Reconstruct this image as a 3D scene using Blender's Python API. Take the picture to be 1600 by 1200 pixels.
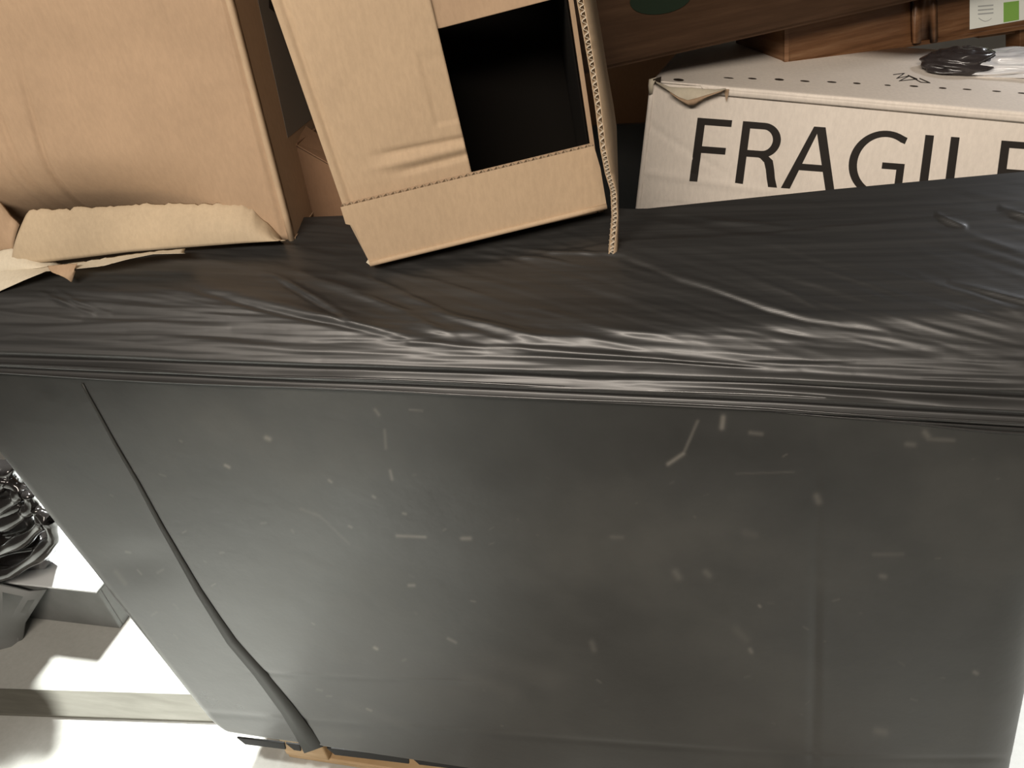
import bpy, bmesh, math, random
import numpy as np
from mathutils import Vector, Matrix

random.seed(7); rng = np.random.default_rng(11)
for o in list(bpy.data.objects): bpy.data.objects.remove(o)
scene = bpy.context.scene; COL = scene.collection
V = Vector

# ------------------------------------------------------------ camera
CAMH, CAMD = 1.53, 0.70
def nrm(v): v = np.array(v, float); return v/np.linalg.norm(v)
AZ = -nrm([250, 1750, 1200]); AX = nrm([4900, 123, -1200]); AY = np.cross(AZ, AX)
cam_d = bpy.data.cameras.new('camera'); cam = bpy.data.objects.new('camera', cam_d); COL.objects.link(cam)
cam_d.sensor_width = 36; cam_d.lens = 27; cam_d.clip_start = 0.01
R = Matrix(((AX[0], -AX[1], -AX[2]), (AY[0], -AY[1], -AY[2]), (AZ[0], -AZ[1], -AZ[2])))
cam.matrix_world = Matrix.Translation((0, -CAMD, CAMH)) @ R.to_4x4()
scene.camera = cam
C0 = V((0, -CAMD, CAMH))

# ------------------------------------------------------------ world, exposure, lights
world = bpy.data.worlds.new('world'); scene.world = world; world.use_nodes = True
world.node_tree.nodes['Background'].inputs[0].default_value = (1.0, .95, .88, 1)
world.node_tree.nodes['Background'].inputs[1].default_value = 0.06
vs = scene.view_settings
vs.view_transform = 'Standard'; vs.look = 'None'; vs.exposure = 0.0; vs.gamma = 1.0; vs.use_curve_mapping = False

def area(name, loc, target, sx, sy, power, col):
    d = bpy.data.lights.new(name, 'AREA'); d.shape = 'RECTANGLE'; d.size = sx; d.size_y = sy
    d.energy = power; d.color = col
    o = bpy.data.objects.new(name, d); COL.objects.link(o); o.location = loc
    o.rotation_euler = (V(target)-V(loc)).to_track_quat('-Z', 'Y').to_euler()
    return o
def spot(name, loc, target, deg, power, col, soft=.15, blend=.5):
    d = bpy.data.lights.new(name, 'SPOT'); d.energy = power; d.spot_size = math.radians(deg); d.spot_blend = blend; d.shadow_soft_size = soft; d.color = col
    o = bpy.data.objects.new(name, d); COL.objects.link(o); o.location = loc
    o.rotation_euler = (V(target)-V(loc)).to_track_quat('-Z', 'Y').to_euler()
area('tube_lamp_light', (-.4, -1.65, 2.5), (0, .4, .95), 2.0, .2, 71, (1.0, .89, .775))
spot('rear_spot_light', (-1.6, 2.2, 3.0), (-1.2, .0, 0), 42, 2200, (.98, 1.0, .97))
spot('aisle_spot_light', (-.85, -.75, 2.95), (-1.0, -.45, 0), 25, 1050, (.98, 1.0, .97), .12, 1.0)  # added lamp, brightens the floor in front for the panel's sheen
spot('right_rear_spot_light', (1.7, 2.0, 2.8), (1.0, .1, 0), 34, 500, (.98, 1.0, .97), .2, .7)  # added lamp, brightens only the floor past the right corner
spot('right_spot_light', (1.9, 1.7, 2.4), (1.0, .75, 1.1), 36, 160, (.93, .95, 1.0), .2, .6)

# ------------------------------------------------------------ pixel helpers (sight line -> point on a real plane)
def ray(px, py):
    v = np.array([(px-800)/1200, (py-600)/1200, 1.0])
    return V((float(v@AX), float(v@AY), float(v@AZ)))
def at(px, py, Y=0.0):
    r = ray(px, py); return C0 + r*((Y-C0.y)/r.y)
def atz(px, py, z=0.0):
    r = ray(px, py); return C0 + r*((z-C0.z)/r.z)
class Plane:
    """vertical (or given-normal) plane; off moves towards the viewer's side"""
    def __init__(s, p, n):
        s.p = V(p); s.n = V(n).normalized()
        if s.n.y > 0: s.n = -s.n                      # n faces the aisle
    def at(s, px, py, off=0.0):
        r = ray(px, py); q = s.p + s.n*off
        return C0 + r*((q-C0).dot(s.n)/r.dot(s.n))
def vplane(a, b):
    d = b-a; return Plane(a, V((d.y, -d.x, 0)))

# ------------------------------------------------------------ materials
def mat(name, base, rough=.6, spec=.5, metal=0, **k):
    m = bpy.data.materials.new(name); m.use_nodes = True
    b = m.node_tree.nodes['Principled BSDF']
    b.inputs['Base Color'].default_value = (*base, 1); b.inputs['Roughness'].default_value = rough
    b.inputs['Specular IOR Level'].default_value = spec; b.inputs['Metallic'].default_value = metal
    for kk, v in k.items(): b.inputs[kk.replace('_', ' ')].default_value = v
    return m
def N(m, t): return m.node_tree.nodes.new(t)
def L(m, a, b): m.node_tree.links.new(a, b)
def noise(m, scale, detail=4, rough=.55, mapping=None, rot=None):
    tc = N(m, 'ShaderNodeTexCoord'); mp = N(m, 'ShaderNodeMapping'); n = N(m, 'ShaderNodeTexNoise')
    L(m, tc.outputs['Object'], mp.inputs[0]); L(m, mp.outputs[0], n.inputs['Vector'])
    if mapping: mp.inputs['Scale'].default_value = mapping
    if rot: mp.inputs['Rotation'].default_value = rot
    n.inputs['Scale'].default_value = scale; n.inputs['Detail'].default_value = detail
    n.inputs['Roughness'].default_value = rough
    return n.outputs['Fac']
def ramp(m, fac, stops):
    r = N(m, 'ShaderNodeValToRGB'); L(m, fac, r.inputs[0]); e = r.color_ramp.elements
    while len(e) < len(stops): e.new(.5)
    for q, (p, c) in zip(e, stops):
        q.position = p; q.color = (*c, 1) if len(c) == 3 else c
    return r.outputs[0]
def mixc(m, fac, a, b, mode='MIX'):
    x = N(m, 'ShaderNodeMix'); x.data_type = 'RGBA'; x.blend_type = mode
    if hasattr(fac, 'is_linked') or hasattr(fac, 'links'): L(m, fac, x.inputs[0])
    else: x.inputs[0].default_value = fac
    for s, i in ((a, 6), (b, 7)):
        if isinstance(s, tuple): x.inputs[i].default_value = (*s, 1)
        else: L(m, s, x.inputs[i])
    return x.outputs[2]
def bump(m, h, strength=.3, dist=.001, prev=None):
    b = N(m, 'ShaderNodeBump'); b.inputs['Strength'].default_value = strength; b.inputs['Distance'].default_value = dist
    L(m, h, b.inputs['Height'])
    if prev: L(m, prev, b.inputs['Normal'])
    return b.outputs[0]
def BS(m): return m.node_tree.nodes['Principled BSDF']
def card(name, base, rough=.75, flute=(260, 1), dirt=.25, wet=.12):
    m = mat(name, base, rough, .25)
    a = noise(m, 5, 5); f = noise(m, 220, 3, .7, (1, 1, .35))
    c = ramp(m, a, [(.3, tuple(x*(1-wet) for x in base)), (.7, tuple(min(1, x*(1+wet*.6)) for x in base))])
    c = mixc(m, .25, c, ramp(m, f, [(.35, tuple(x*.8 for x in base)), (.65, tuple(min(1, x*1.15) for x in base))]))
    st = noise(m, 14, 6, .65, (1, 1, .5)); sm = ramp(m, st, [(.63, (0, 0, 0)), (.80, (dirt, dirt, dirt))])
    c = mixc(m, sm, c, tuple(x*.45 for x in base))
    L(m, c, BS(m).inputs['Base Color'])
    w = N(m, 'ShaderNodeTexWave'); tc = N(m, 'ShaderNodeTexCoord'); L(m, tc.outputs['Object'], w.inputs['Vector'])
    w.bands_direction = 'X' if flute[1] else 'Z'; w.inputs['Scale'].default_value = flute[0]/6.28; w.inputs['Distortion'].default_value = .6
    n1 = bump(m, w.outputs['Fac'], .10, .0006)
    n2 = bump(m, a, .35, .004, n1); L(m, n2, BS(m).inputs['Normal'])
    return m
M = {}
M['kraft'] = card('kraft_cardboard', (.385, .268, .172), wet=.16)
M['kraft_light'] = card('light_kraft_cardboard', (.43, .315, .205), wet=.1)
M['kraft_inside'] = card('cardboard_inside', (.43, .34, .23), wet=.25, flute=(330, 1))
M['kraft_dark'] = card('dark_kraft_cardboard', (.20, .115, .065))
M['liner_pale'] = card('torn_paper_liner', (.55, .49, .38))
M['flute'] = mat('corrugated_core', (.33, .25, .17), .9, .1)
M['flute_pale'] = mat('pale_corrugated_core', (.55, .48, .38), .9, .1)
M['white_card'] = card('white_cardboard', (.74, .67, .59), .55, dirt=.10, wet=.08)
M['liner'] = mat('matt_black_liner', (.006, .005, .004), .95, .1)  # shade inside the open box, put into a black colour
M['ink'] = mat('black_print', (.022, .018, .015), .55, .3)
M['hole'] = mat('dark_perforation', (.03, .022, .016), .9, .1)
M['white_paper'] = mat('white_paper', (.80, .82, .76), .6)
M['green_print'] = mat('green_print', (.22, .42, .08), .6)
M['grey_print'] = mat('grey_print', (.42, .43, .42), .6)
M['dim_print'] = mat('dim_grey_print', (.16, .145, .125), .6)
M['dark_green'] = mat('dark_green_print', (.008, .018, .008), .5)

def wood_print(name, c1, c2, c3, sc=1):
    m = mat(name, c1, .45, .4)
    a = noise(m, 3*sc, 8, .65, (1.6, 1.6, 26), (0, .05, 0)); b = noise(m, 2.2*sc, 3, .5, (.9, .9, 7))
    c = ramp(m, a, [(.32, c2), (.5, c1), (.68, c3)]); c = mixc(m, ramp(m, b, [(.45, (0, 0, 0)), (.62, (.7, .7, .7))]), c, c2)
    L(m, c, BS(m).inputs['Base Color']); return m
M['wood_print'] = wood_print('woodgrain_printed_card', (.155, .073, .032), (.065, .027, .010), (.24, .135, .07))
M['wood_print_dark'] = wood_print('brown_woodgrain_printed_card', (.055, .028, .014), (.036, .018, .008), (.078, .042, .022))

# black stretch film: thin glossy plastic with fine stretch streaks
def film_mat(name, base, rough):
    m = mat(name, base, rough, .8)
    BS(m).inputs['Coat Weight'].default_value = .10; BS(m).inputs['Coat Roughness'].default_value = .22
    a = noise(m, 6, 3, .5, (.25, 4, 4), (0, 0, .35)); b = noise(m, 12, 4, .55, (.2, 9, 9), (0, 0, .15))
    c = ramp(m, b, [(.35, tuple(x*.75 for x in base)), (.7, tuple(x*1.35 for x in base))])
    L(m, c, BS(m).inputs['Base Color'])
    n = bump(m, b, .25, .0018); n = bump(m, a, .3, .004, n); L(m, n, BS(m).inputs['Normal'])
    return m
M['film'] = film_mat('black_stretch_film', (.019, .0185, .0175), .47)
M['film_rope'] = film_mat('stretched_film_rope', (.022, .021, .020), .28)
M['film_under'] = film_mat('double_stretch_film', (.020, .018, .017), .30)

# black plastic panel with wear
m = mat('scuffed_black_plastic', (.058, .057, .054), .42, .8); M['panel'] = m
at_ = N(m, 'ShaderNodeAttribute'); at_.attribute_name = 'wear'
a = noise(m, 3.2, 6, .6); b = noise(m, 60, 4, .7)
c = ramp(m, a, [(.32, (.012, .012, .0115)), (.5, (.025, .025, .0235)), (.7, (.046, .045, .041))])
c = mixc(m, at_.outputs['Fac'], c, (.40, .37, .32)); L(m, c, BS(m).inputs['Base Color'])
r = ramp(m, a, [(.3, (.26,)*3), (.7, (.42,)*3)]); L(m, r, BS(m).inputs['Roughness'])
L(m, bump(m, a, .25, .01, bump(m, b, .08, .0006)), BS(m).inputs['Normal'])
M['strap'] = mat('matt_black_strap', (.025, .025, .022), .55, .3)
M['black_plastic'] = mat('glossy_black_plastic', (.018, .016, .015), .16, .6)
BS(M['black_plastic']).inputs['Coat Weight'].default_value = .5
M['dark_matt'] = mat('dark_rubber', (.02, .02, .02), .7, .3)
M['wood'] = wood_print('raw_pine', (.52, .36, .20), (.40, .26, .13), (.60, .44, .27), 2)
m = mat('pale_floor_coating', (.62, .62, .58), .45, .4); M['floor'] = m
a = noise(m, 2.5, 6, .6); b = noise(m, 70, 4, .7)
L(m, mixc(m, .3, ramp(m, a, [(.3, (.36, .36, .33)), (.7, (.46, .46, .43))]), ramp(m, b, [(.3, (.34, .34, .31)), (.7, (.50, .50, .47))])), BS(m).inputs['Base Color'])
L(m, bump(m, b, .15, .001), BS(m).inputs['Normal'])
m = mat('grey_wall_paint', (.20, .19, .17), .8); M['wall'] = m
a = noise(m, 4, 5); L(m, ramp(m, a, [(.3, (.17, .16, .14)), (.7, (.23, .22, .20))]), BS(m).inputs['Base Color'])
m = mat('weathered_board', (.28, .27, .21), .8); M['board'] = m  # dark greyish colour of the flat strip on the floor
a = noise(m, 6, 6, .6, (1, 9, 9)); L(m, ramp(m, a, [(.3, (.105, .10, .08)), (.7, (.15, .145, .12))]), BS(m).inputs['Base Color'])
m = mat('grey_plastic_crate', (.17, .175, .17), .5, .4); M['crate'] = m
a = noise(m, 7, 5); L(m, ramp(m, a, [(.3, (.13, .135, .13)), (.7, (.20, .205, .20))]), BS(m).inputs['Base Color'])
M['cloudy'] = mat('cloudy_plastic_bag', (.82, .83, .85), .2, .6, Transmission_Weight=.35, Coat_Weight=.5)
M['bag_black'] = mat('dark_plastic_bag', (.03, .025, .025), .22, .6)  # clear plastic with the shadow under the carton put into its colour

# ------------------------------------------------------------ object helpers
def thing(name, label, cat, loc, group=None):
    o = bpy.data.objects.new(name, None); COL.objects.link(o); o.location = loc; o.empty_display_size = .05
    o['label'] = label; o['category'] = cat
    if group: o['group'] = group
    return o
def org(o):
    p = V((0, 0, 0))
    while o: p += o.location; o = o.parent
    return p
def link_mesh(name, me, mt, parent=None, label=None, smooth=False, base=None, kind=None):
    o = bpy.data.objects.new(name, me); COL.objects.link(o); me.materials.append(M[mt] if isinstance(mt, str) else mt)
    if parent is not None:
        o.parent = parent; off = org(parent)
        me.transform(Matrix.Translation(-off))
    if smooth:
        me.polygons.foreach_set('use_smooth', [True]*len(me.polygons))
    if label: o['label'] = label
    if kind: o['kind'] = kind
    me.update(); return o
def mesh(name, vs_, fs, mt, parent=None, **k):
    me = bpy.data.meshes.new(name); me.from_pydata([tuple(v) for v in vs_], [], fs); me.validate()
    return link_mesh(name, me, mt, parent, **k)
def slab(name, pts, tv, mt, parent, bev=0.0, **k):
    """polygon pts extruded by vector tv"""
    n = len(pts); tv = V(tv); bm = bmesh.new()
    a = [bm.verts.new(p) for p in pts]; b = [bm.verts.new(V(p)+tv) for p in pts]
    bm.faces.new(a); bm.faces.new(b[::-1])
    for i in range(n): bm.faces.new((a[i], b[i], b[(i+1) % n], a[(i+1) % n]))
    bmesh.ops.recalc_face_normals(bm, faces=bm.faces)
    if bev: bmesh.ops.bevel(bm, geom=bm.edges[:], offset=bev, segments=2, affect='EDGES', profile=.5, clamp_overlap=True)
    me = bpy.data.meshes.new(name); bm.to_mesh(me); bm.free()
    return link_mesh(name, me, mt, parent, **k)
def boxm(name, lo, hi, mt, parent, bev=.003, **k):
    x0, y0, z0 = lo; x1, y1, z1 = hi
    return slab(name, [(x0, y0, z0), (x1, y0, z0), (x1, y0, z1), (x0, y0, z1)], (0, y1-y0, 0), mt, parent, bev, **k)
def grid(name, P, mt, parent, th=None, **k):
    """P[r][c] points -> sheet; th vector gives thickness"""
    nr, nc = len(P), len(P[0]); vs_ = [p for row in P for p in row]
    fs = [(r*nc+c, r*nc+c+1, (r+1)*nc+c+1, (r+1)*nc+c) for r in range(nr-1) for c in range(nc-1)]
    if th is not None:
        n0 = len(vs_); th = V(th); vs_ = vs_+[V(p)+th for p in vs_]
        fs += [tuple(i+n0 for i in f[::-1]) for f in fs[:]]
        rim = [c for c in range(nc)]+[r*nc+nc-1 for r in range(1, nr)]+[(nr-1)*nc+c for c in range(nc-2, -1, -1)]+[r*nc for r in range(nr-2, 0, -1)]
        for i in range(len(rim)):
            a, b = rim[i], rim[(i+1) % len(rim)]; fs.append((b, a, a+n0, b+n0))
    me = bpy.data.meshes.new(name); me.from_pydata([tuple(v) for v in vs_], [], fs)
    bm = bmesh.new(); bm.from_mesh(me); bmesh.ops.recalc_face_normals(bm, faces=bm.faces); bm.to_mesh(me); bm.free()
    return link_mesh(name, me, mt, parent, smooth=k.pop('smooth', True), **k)
def tube(name, pts, rad, mt, parent, seg=8, flat=1.0, **k):
    vs_, fs = [], []
    for i, p in enumerate(pts):
        p = V(p); t = (V(pts[min(i+1, len(pts)-1)])-V(pts[max(i-1, 0)])).normalized()
        u = t.cross(V((0, 0, 1)));  u = V((0, 1, 0)) if u.length < 1e-4 else u.normalized()
        w = u.cross(t); rr = rad(i/(len(pts)-1)) if callable(rad) else rad
        for s in range(seg):
            a = 2*math.pi*s/seg; vs_.append(p+u*math.cos(a)*rr*flat+w*math.sin(a)*rr)
    for i in range(len(pts)-1):
        for s in range(seg): fs.append((i*seg+s, i*seg+(s+1) % seg, (i+1)*seg+(s+1) % seg, (i+1)*seg+s))
    fs += [tuple(range(seg))[::-1], tuple((len(pts)-1)*seg+s for s in range(seg))]
    return mesh(name, vs_, fs, mt, parent, smooth=True, **k)
def interp(x, pts):
    return float(np.interp(x, [p[0] for p in pts], [p[1] for p in pts]))
def smooth(t): t = max(0., min(1., t)); return t*t*(3-2*t)

def fluting(name, a, b, tdir, ddir, th, depth, n, mt, parent, wob=0.0):
    """exposed corrugated edge from a to b: a wavy ribbon between the liners, tdir across the board, ddir into it"""
    a, b, tdir, ddir = V(a), V(b), V(tdir), V(ddir); vs_, fs = [], []; S = 6
    for i in range(n*S+1):
        u = i/(n*S); ph = 2*math.pi*i/S+wob*math.sin(i*.7)
        p = a.lerp(b, u)+tdir*(th/2+.38*th*math.sin(ph))
        vs_ += [p, p+ddir*depth, p+tdir*th*.1, p+ddir*depth+tdir*th*.1]
    for i in range(n*S):
        k = i*4; fs += [(k, k+4, k+5, k+1), (k+2, k+3, k+7, k+6), (k, k+2, k+6, k+4)]
    return mesh(name, vs_, fs, mt, parent, kind='stuff')

# ============================================================ SETTING
def struct(o): o['kind'] = 'structure'; return o
struct(boxm('floor', (-4, -3, -.06), (4, 4, 0), 'floor', None, 0))
struct(boxm('wall_back', (-4, 3.9, 0), (4, 4, 3.3), 'wall', None, 0))
struct(boxm('wall_right', (3.9, -3, 0), (4, 3.9, 3.3), 'wall', None, 0))

# ============================================================ BLACK CONTAINER
# top edge (just under the film band) and bottom edge of the front wall as straight lines in the wall plane Y=0
TL, TR = at(-60, 556), at(1640, 640)
ZT = (TL.z+TR.z)/2
BL, BR = at(310, 1152), at(1300, 1270)
ZB = at(500, 1172).z

def xl(z):    # left edge of the wall at height z
    a, b = at(0, 738), at(322, 1140); return a.x+(b.x-a.x)*(z-a.z)/(b.z-a.z)
def xr(z):
    a, b = at(1634, 1085), at(1608, 1200); return a.x+(b.x-a.x)*(z-a.z)/(b.z-a.z)
W_SCUFF = [  # px segments: x0,y0,x1,y1,width,strength
 (1130, 652, 1128, 668, 5, .5), (1090, 658, 1068, 708, 3.2, .28), (1068, 708, 1044, 724, 4, .5), (620, 838, 664, 840, 3, .45),
 (722, 842, 734, 842, 4, .45), (601, 672, 603, 700, 3, .22), (610, 735, 613, 748, 3, .4), (416, 684, 421, 686, 4.5, .55), (352, 727, 358, 730, 3, .6),
 (585, 1012, 589, 1014, 3, .7), (638, 917, 646, 917, 3, .45), (514, 750, 518, 753, 2.5, .4), (583, 775, 586, 777, 2.5, .35), (630, 802, 634, 803, 2.5, .4),
 (573, 1108, 580, 1111, 2.5, .45), (1276, 776, 1279, 784, 7, .25), (1055, 897, 1060, 905, 7, .2), (1103, 897, 1108, 902, 6, .2),
 (925, 1005, 928, 1015, 6, .2), (1186, 947, 1188, 949, 2.5, .5), (1172, 1015, 1174, 1019, 4, .35), (1376, 898, 1382, 899, 5, .25),
 (1417, 694, 1428, 695, 5, .2), (1445, 676, 1450, 682, 6, .25), (1450, 686, 1490, 688, 4, .18), (1172, 676, 1190, 678, 4, .25),
 (955, 840, 972, 841, 4, .16), (1150, 740, 1240, 737, 2, .12), (1365, 865, 1410, 864, 4, .12), (1522, 1049, 1526, 1051, 4, .4), (1370, 1140, 1382, 1143, 8, .22),
 (470, 795, 500, 806, 3, .12), (500, 806, 545, 850, 3, .08), (180, 895, 195, 912, 5, .14), (730, 1060, 800, 1085, 18, .07), (760, 1030, 860, 1060, 24, .05),
 (1165, 835, 1180, 838, 8, .10), (300, 1140, 560, 1150, 6, .05), (700, 998, 712, 1004, 3, .35), (545, 822, 549, 824, 2.5, .3), (640, 640, 660, 642, 2, .25), (586, 640, 592, 648, 3, .3),
 (1150, 985, 1166, 1000, 8, .10), (540, 1100, 640, 1135, 10, .05)]
for _ in range(60):
    x, y = rng.uniform(150, 1560), rng.uniform(680, 1150); l = rng.uniform(1, 10); a_ = rng.uniform(-.6, .9)
    W_SCUFF.append((x, y, x+l*math.cos(a_), y+l*math.sin(a_), rng.uniform(1.2, 2.6), rng.uniform(.06, .28)))

cont = thing('pallet_container', 'large scuffed black plastic pallet container with a tapering strap down its front', 'container', (0, .4, ZB))
NX, NZ, RC, DEP = 900, 380, .045, .95
def panel_front():
    zs = np.linspace(ZB, ZT, NZ); P = np.zeros((NZ, NX, 3)); tt = np.linspace(0, 1, NX)
    for i, z in enumerate(zs):
        a, b = xl(z)-.0, xr(z)+.0
        s = tt
        x = a+(b-a)*s; y = np.zeros(NX)
        dl = np.clip(1-(x-a)/RC, 0, 1); dr = np.clip(1-(b-x)/(RC*1.6), 0, 1)
        y += RC*(1-np.sqrt(1-np.minimum(dl, .999)**2)) + RC*1.6*(1-np.sqrt(1-np.minimum(dr, .999)**2))
        # rounded bottom left corner and tucked bottom lip
        up = z-ZB
        cr = .06; k = np.clip(1-up/cr, 0, 1); x = np.where(s < .2, x+ (1-np.sqrt(np.maximum(0, 1-k**2)))*cr*np.clip(1-(x-a)/.10, 0, 1), x)
        y += .018*max(0, 1-up/.02)**2
        P[i, :, 0] = x; P[i, :, 1] = y; P[i, :, 2] = z
    # relief in the sheet: pixel position of each point
    d = P-np.array(C0); cx = d@AX_c; cy = d@AY_c; cz = d@AZ_c
    px = 800+1200*cx/cz; py = 600+1200*cy/cz
    # vertical crease right, soft groove
    g = np.interp(py, [640, 900, 1200], [1276, 1275, 1270])
    P[..., 1] += .0022*np.exp(-((px-g)/9)**2)*np.interp(py, [640, 820, 1000], [.15, .4, 1.0]) - .0004*np.exp(-((px-g-14)/9)**2)
    # shallow bulges and dents
    for cx0, cy0, sx, sy, am in [(420, 960, 90, 120, -.003), (210, 880, 60, 30, .003), (650, 900, 160, 60, .003), (1080, 860, 120, 110, .004), (1420, 1000, 100, 160, -.004), (760, 1090, 160, 40, .003), (900, 740, 260, 60, -.003)]:
        P[..., 1] += am*np.exp(-((px-cx0)/sx)**2-((py-cy0)/sy)**2)
    # a long faint horizontal fold low on the wall
    f = np.interp(px, [320, 560, 900, 1300], [1045, 1060, 1075, 1090]); P[..., 1] += .0010*np.exp(-((py-f)/4)**2)*np.interp(px, [380, 420, 700, 760], [0, 1, 1, 0])
    f = np.interp(px, [300, 560, 1300], [1112, 1133, 1185]); P[..., 1] += .0010*np.exp(-((py-f)/5)**2)
    w = np.zeros(px.shape)
    for x0, y0, x1, y1, wd, st in W_SCUFF:
        dx, dy = x1-x0, y1-y0; q = np.clip(((px-x0)*dx+(py-y0)*dy)/(dx*dx+dy*dy+1e-6), 0, 1)
        dd = np.hypot(px-x0-q*dx, py-y0-q*dy); w = np.maximum(w, .5*st*np.exp(-(dd/(wd*.8))**2))
    return P, w
Rw = np.array([[AX[0], AY[0], AZ[0]], [AX[1], AY[1], AZ[1]], [AX[2], AY[2], AZ[2]]])   # rows: image right, image down, forward in world axes
AX_c, AY_c, AZ_c = Rw[0], Rw[1], Rw[2]
P, wear = panel_front()
fw = grid('front_panel', [[V(p) for p in row] for row in P.tolist()], 'panel', cont)
ca = fw.data.attributes.new('wear', 'FLOAT', 'POINT'); ca.data.foreach_set('value', wear.ravel().astype(np.float32))
def side(name, fx, y0):
    rows = []
    for z in np.linspace(ZB, ZT, 14):
        rows.append([V((fx(z), y0+(DEP-y0)*t, z)) for t in np.linspace(0, 1, 16)])
    grid(name, rows, 'panel', cont, th=(.012 if fx is xl else -.012, 0, 0))
side('side_panel', xl, RC*.95); side('side_panel', xr, RC*1.55)
slab('back_panel', [(xl(ZB), DEP, ZB), (xr(ZB), DEP, ZB), (xr(ZT), DEP, ZT), (xl(ZT), DEP, ZT)], (0, .012, 0), 'panel', cont)
boxm('base_panel', (xl(ZB)+.07, .03, ZB-.018), (xr(ZB)-.05, DEP, ZB-.002), 'dark_matt', cont, .003)
# tapering strap down the left of the front wall, wrapped under the lower edge
sc = [(128, 600, 3), (137, 617, 3), (158, 655, 3.5), (180, 695, 4), (215, 755, 5), (250, 820, 6.5), (280, 872, 8), (310, 924, 10), (336, 964, 12), (362, 1003, 15), (405, 1052, 18), (450, 1110, 22), (474, 1146, 26), (490, 1172, 29)]
la, lb = [], []
_d = P.reshape(-1, 3)-np.array(C0); _z = _d@AZ_c; _px = 800+1200*(_d@AX_c)/_z; _py = 600+1200*(_d@AY_c)/_z
def on_panel(x, y): return float(P.reshape(-1, 3)[np.argmin((_px-x)**2+(_py-y)**2), 1])
for x, y, w_ in sc:
    yy_ = on_panel(x, y)-.0012; pl = at(x-w_*.5, y+w_*.18, yy_); pr_ = at(x+w_*.5, y-w_*.18, yy_)
    la.append(pl); lb.append(pr_)
rows = [[a_, a_.lerp(b_, .5)+V((0, -.0004, 0)), b_] for a_, b_ in zip(la, lb)]
e1, e2 = rows[-1][0], rows[-1][2]
rows.append([e1+V((0, .012, -.012)), e1.lerp(e2, .5)+V((0, .012, -.013)), e2+V((0, .012, -.012))])
rows.append([e1+V((.004, .06, -.014)), e1.lerp(e2, .5)+V((0, .06, -.014)), e2+V((0, .06, -.012))])
grid('strap', rows, 'strap', cont, th=(0, .0006, 0), label='dark strap widening towards the bottom')
# hanging black lip pieces along the lower edge
for x0, x1, yo in ((372, 446, 0), (448, 470, 2), (512, 640, 4), (644, 800, 8)):
    a_ = at(x0, 1157+.115*(x0-370), .012); b_ = at(x1, 1157+.115*(x1-370), .012)
    slab('bottom_lip', [a_+V((0, 0, .01)), b_+V((0, 0, .01)), b_+V((-.004, 0, -.014)), a_+V((.012, 0, -.012))], (0, .004, 0), 'dark_matt', cont, .001)

# ============================================================ PALLET
pal = thing('wooden_pallet', 'pale wooden pallet under the black container, one block showing below the strap', 'pallet', (-.3, .45, 0))
zt = ZB-.020; kx = at(450, 1185, .045).x; px0, px1 = kx, xr(ZB)-.06
for yy in (.045, .42, .78):
    boxm('bottom_board', (px0, yy+.004, .0), (px1, yy+.10, .018), 'wood', pal)
    for xx in (0, .5, 1):
        x = px0+(px1-px0-.115)*xx
        boxm('block', (x, yy, .018), (x+.10, yy+.10, zt-.018), 'wood', pal, .004)
for k in range(5):
    y = .21+k*.15
    boxm('deck_board', (px0, y, zt-.018), (px1, y+.10, zt), 'wood', pal)
for xx in (0, .5, 1):
    x = px0+(px1-px0-.115)*xx; boxm('stringer_board', (x, .045, zt-.018), (x+.10, .205, zt), 'wood', pal)

# ============================================================ STRETCH FILM over the top of the load
EY = lambda x: interp(x, [(-150, 536), (0, 540), (400, 556), (800, 570), (1200, 590), (1700, 612)])       # where the front turns over the rim
BYL = lambda x: interp(x, [(-150, 578), (0, 584), (400, 604), (800, 621), (1200, 640), (1600, 664), (1700, 668)])
CD = lambda x: interp(x, [(-150, 462), (0, 460), (280, 456), (420, 480), (600, 516), (800, 528), (1000, 518), (1280, 504), (1600, 482), (1750, 474)])
AB = lambda x: interp(x, [(-150, 420), (0, 420), (600, 425), (800, 404), (985, 375), (1160, 368), (1400, 345), (1600, 328), (1750, 315)])
TY = lambda x: interp(x, [(-150, 350), (0, 348), (460, 340), (900, 322), (1000, 327), (1300, 296), (1600, 268), (1750, 255)])
def alpha(px, py):
    e = EY(px)
    if py > e: return math.radians(90-18*smooth(1-(py-e)/24))
    top = 13+smooth((px-600)/500)*2
    s = smooth((px-1120)/220)
    inb = smooth((CD(px)-py)/8)*smooth((py-AB(px))/6)
    front = smooth((py-CD(px)+10)/20)
    a_ = top+front*(44-top)+s*inb*(1-front)*4+(1-s)*inb*(1-front)*4
    a_ += (74-a_)*smooth(1-(e-py)/14)
    return math.radians(a_)
def march(px, y_end, step=None):
    step = step or (BYL(px)-y_end)/110
    out = []; py = BYL(px); p = at(px, py, -.016); out.append((py, p))
    while py > y_end+.01:
        py -= step; al = alpha(px, py+step/2); r = ray(px, py)
        n = V((0, -math.sin(al), math.cos(al)))
        t = (p-C0).dot(n)/r.dot(n); p = C0+r*t; out.append((py, p))
    return out
def filmpt(px, py): return march(px, py)[-1][1]
NC, NR = 560, 170
xs = np.linspace(-120, 1720, NC); FP = np.zeros((NR, NC, 3)); PX = np.zeros((NR, NC)); PY = np.zeros((NR, NC))
for j, x in enumerate(xs):
    col = march(x, TY(x)); ys = np.array([c_[0] for c_ in col])[::-1]; pp = np.array([tuple(c_[1]) for c_ in col])[::-1]
    yy = np.linspace(BYL(x), ys[0], NR)
    for k in range(3): FP[:, j, k] = np.interp(yy, ys, pp[:, k])
    PX[:, j] = x; PY[:, j] = yy
H = np.zeros((NR, NC))
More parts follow.
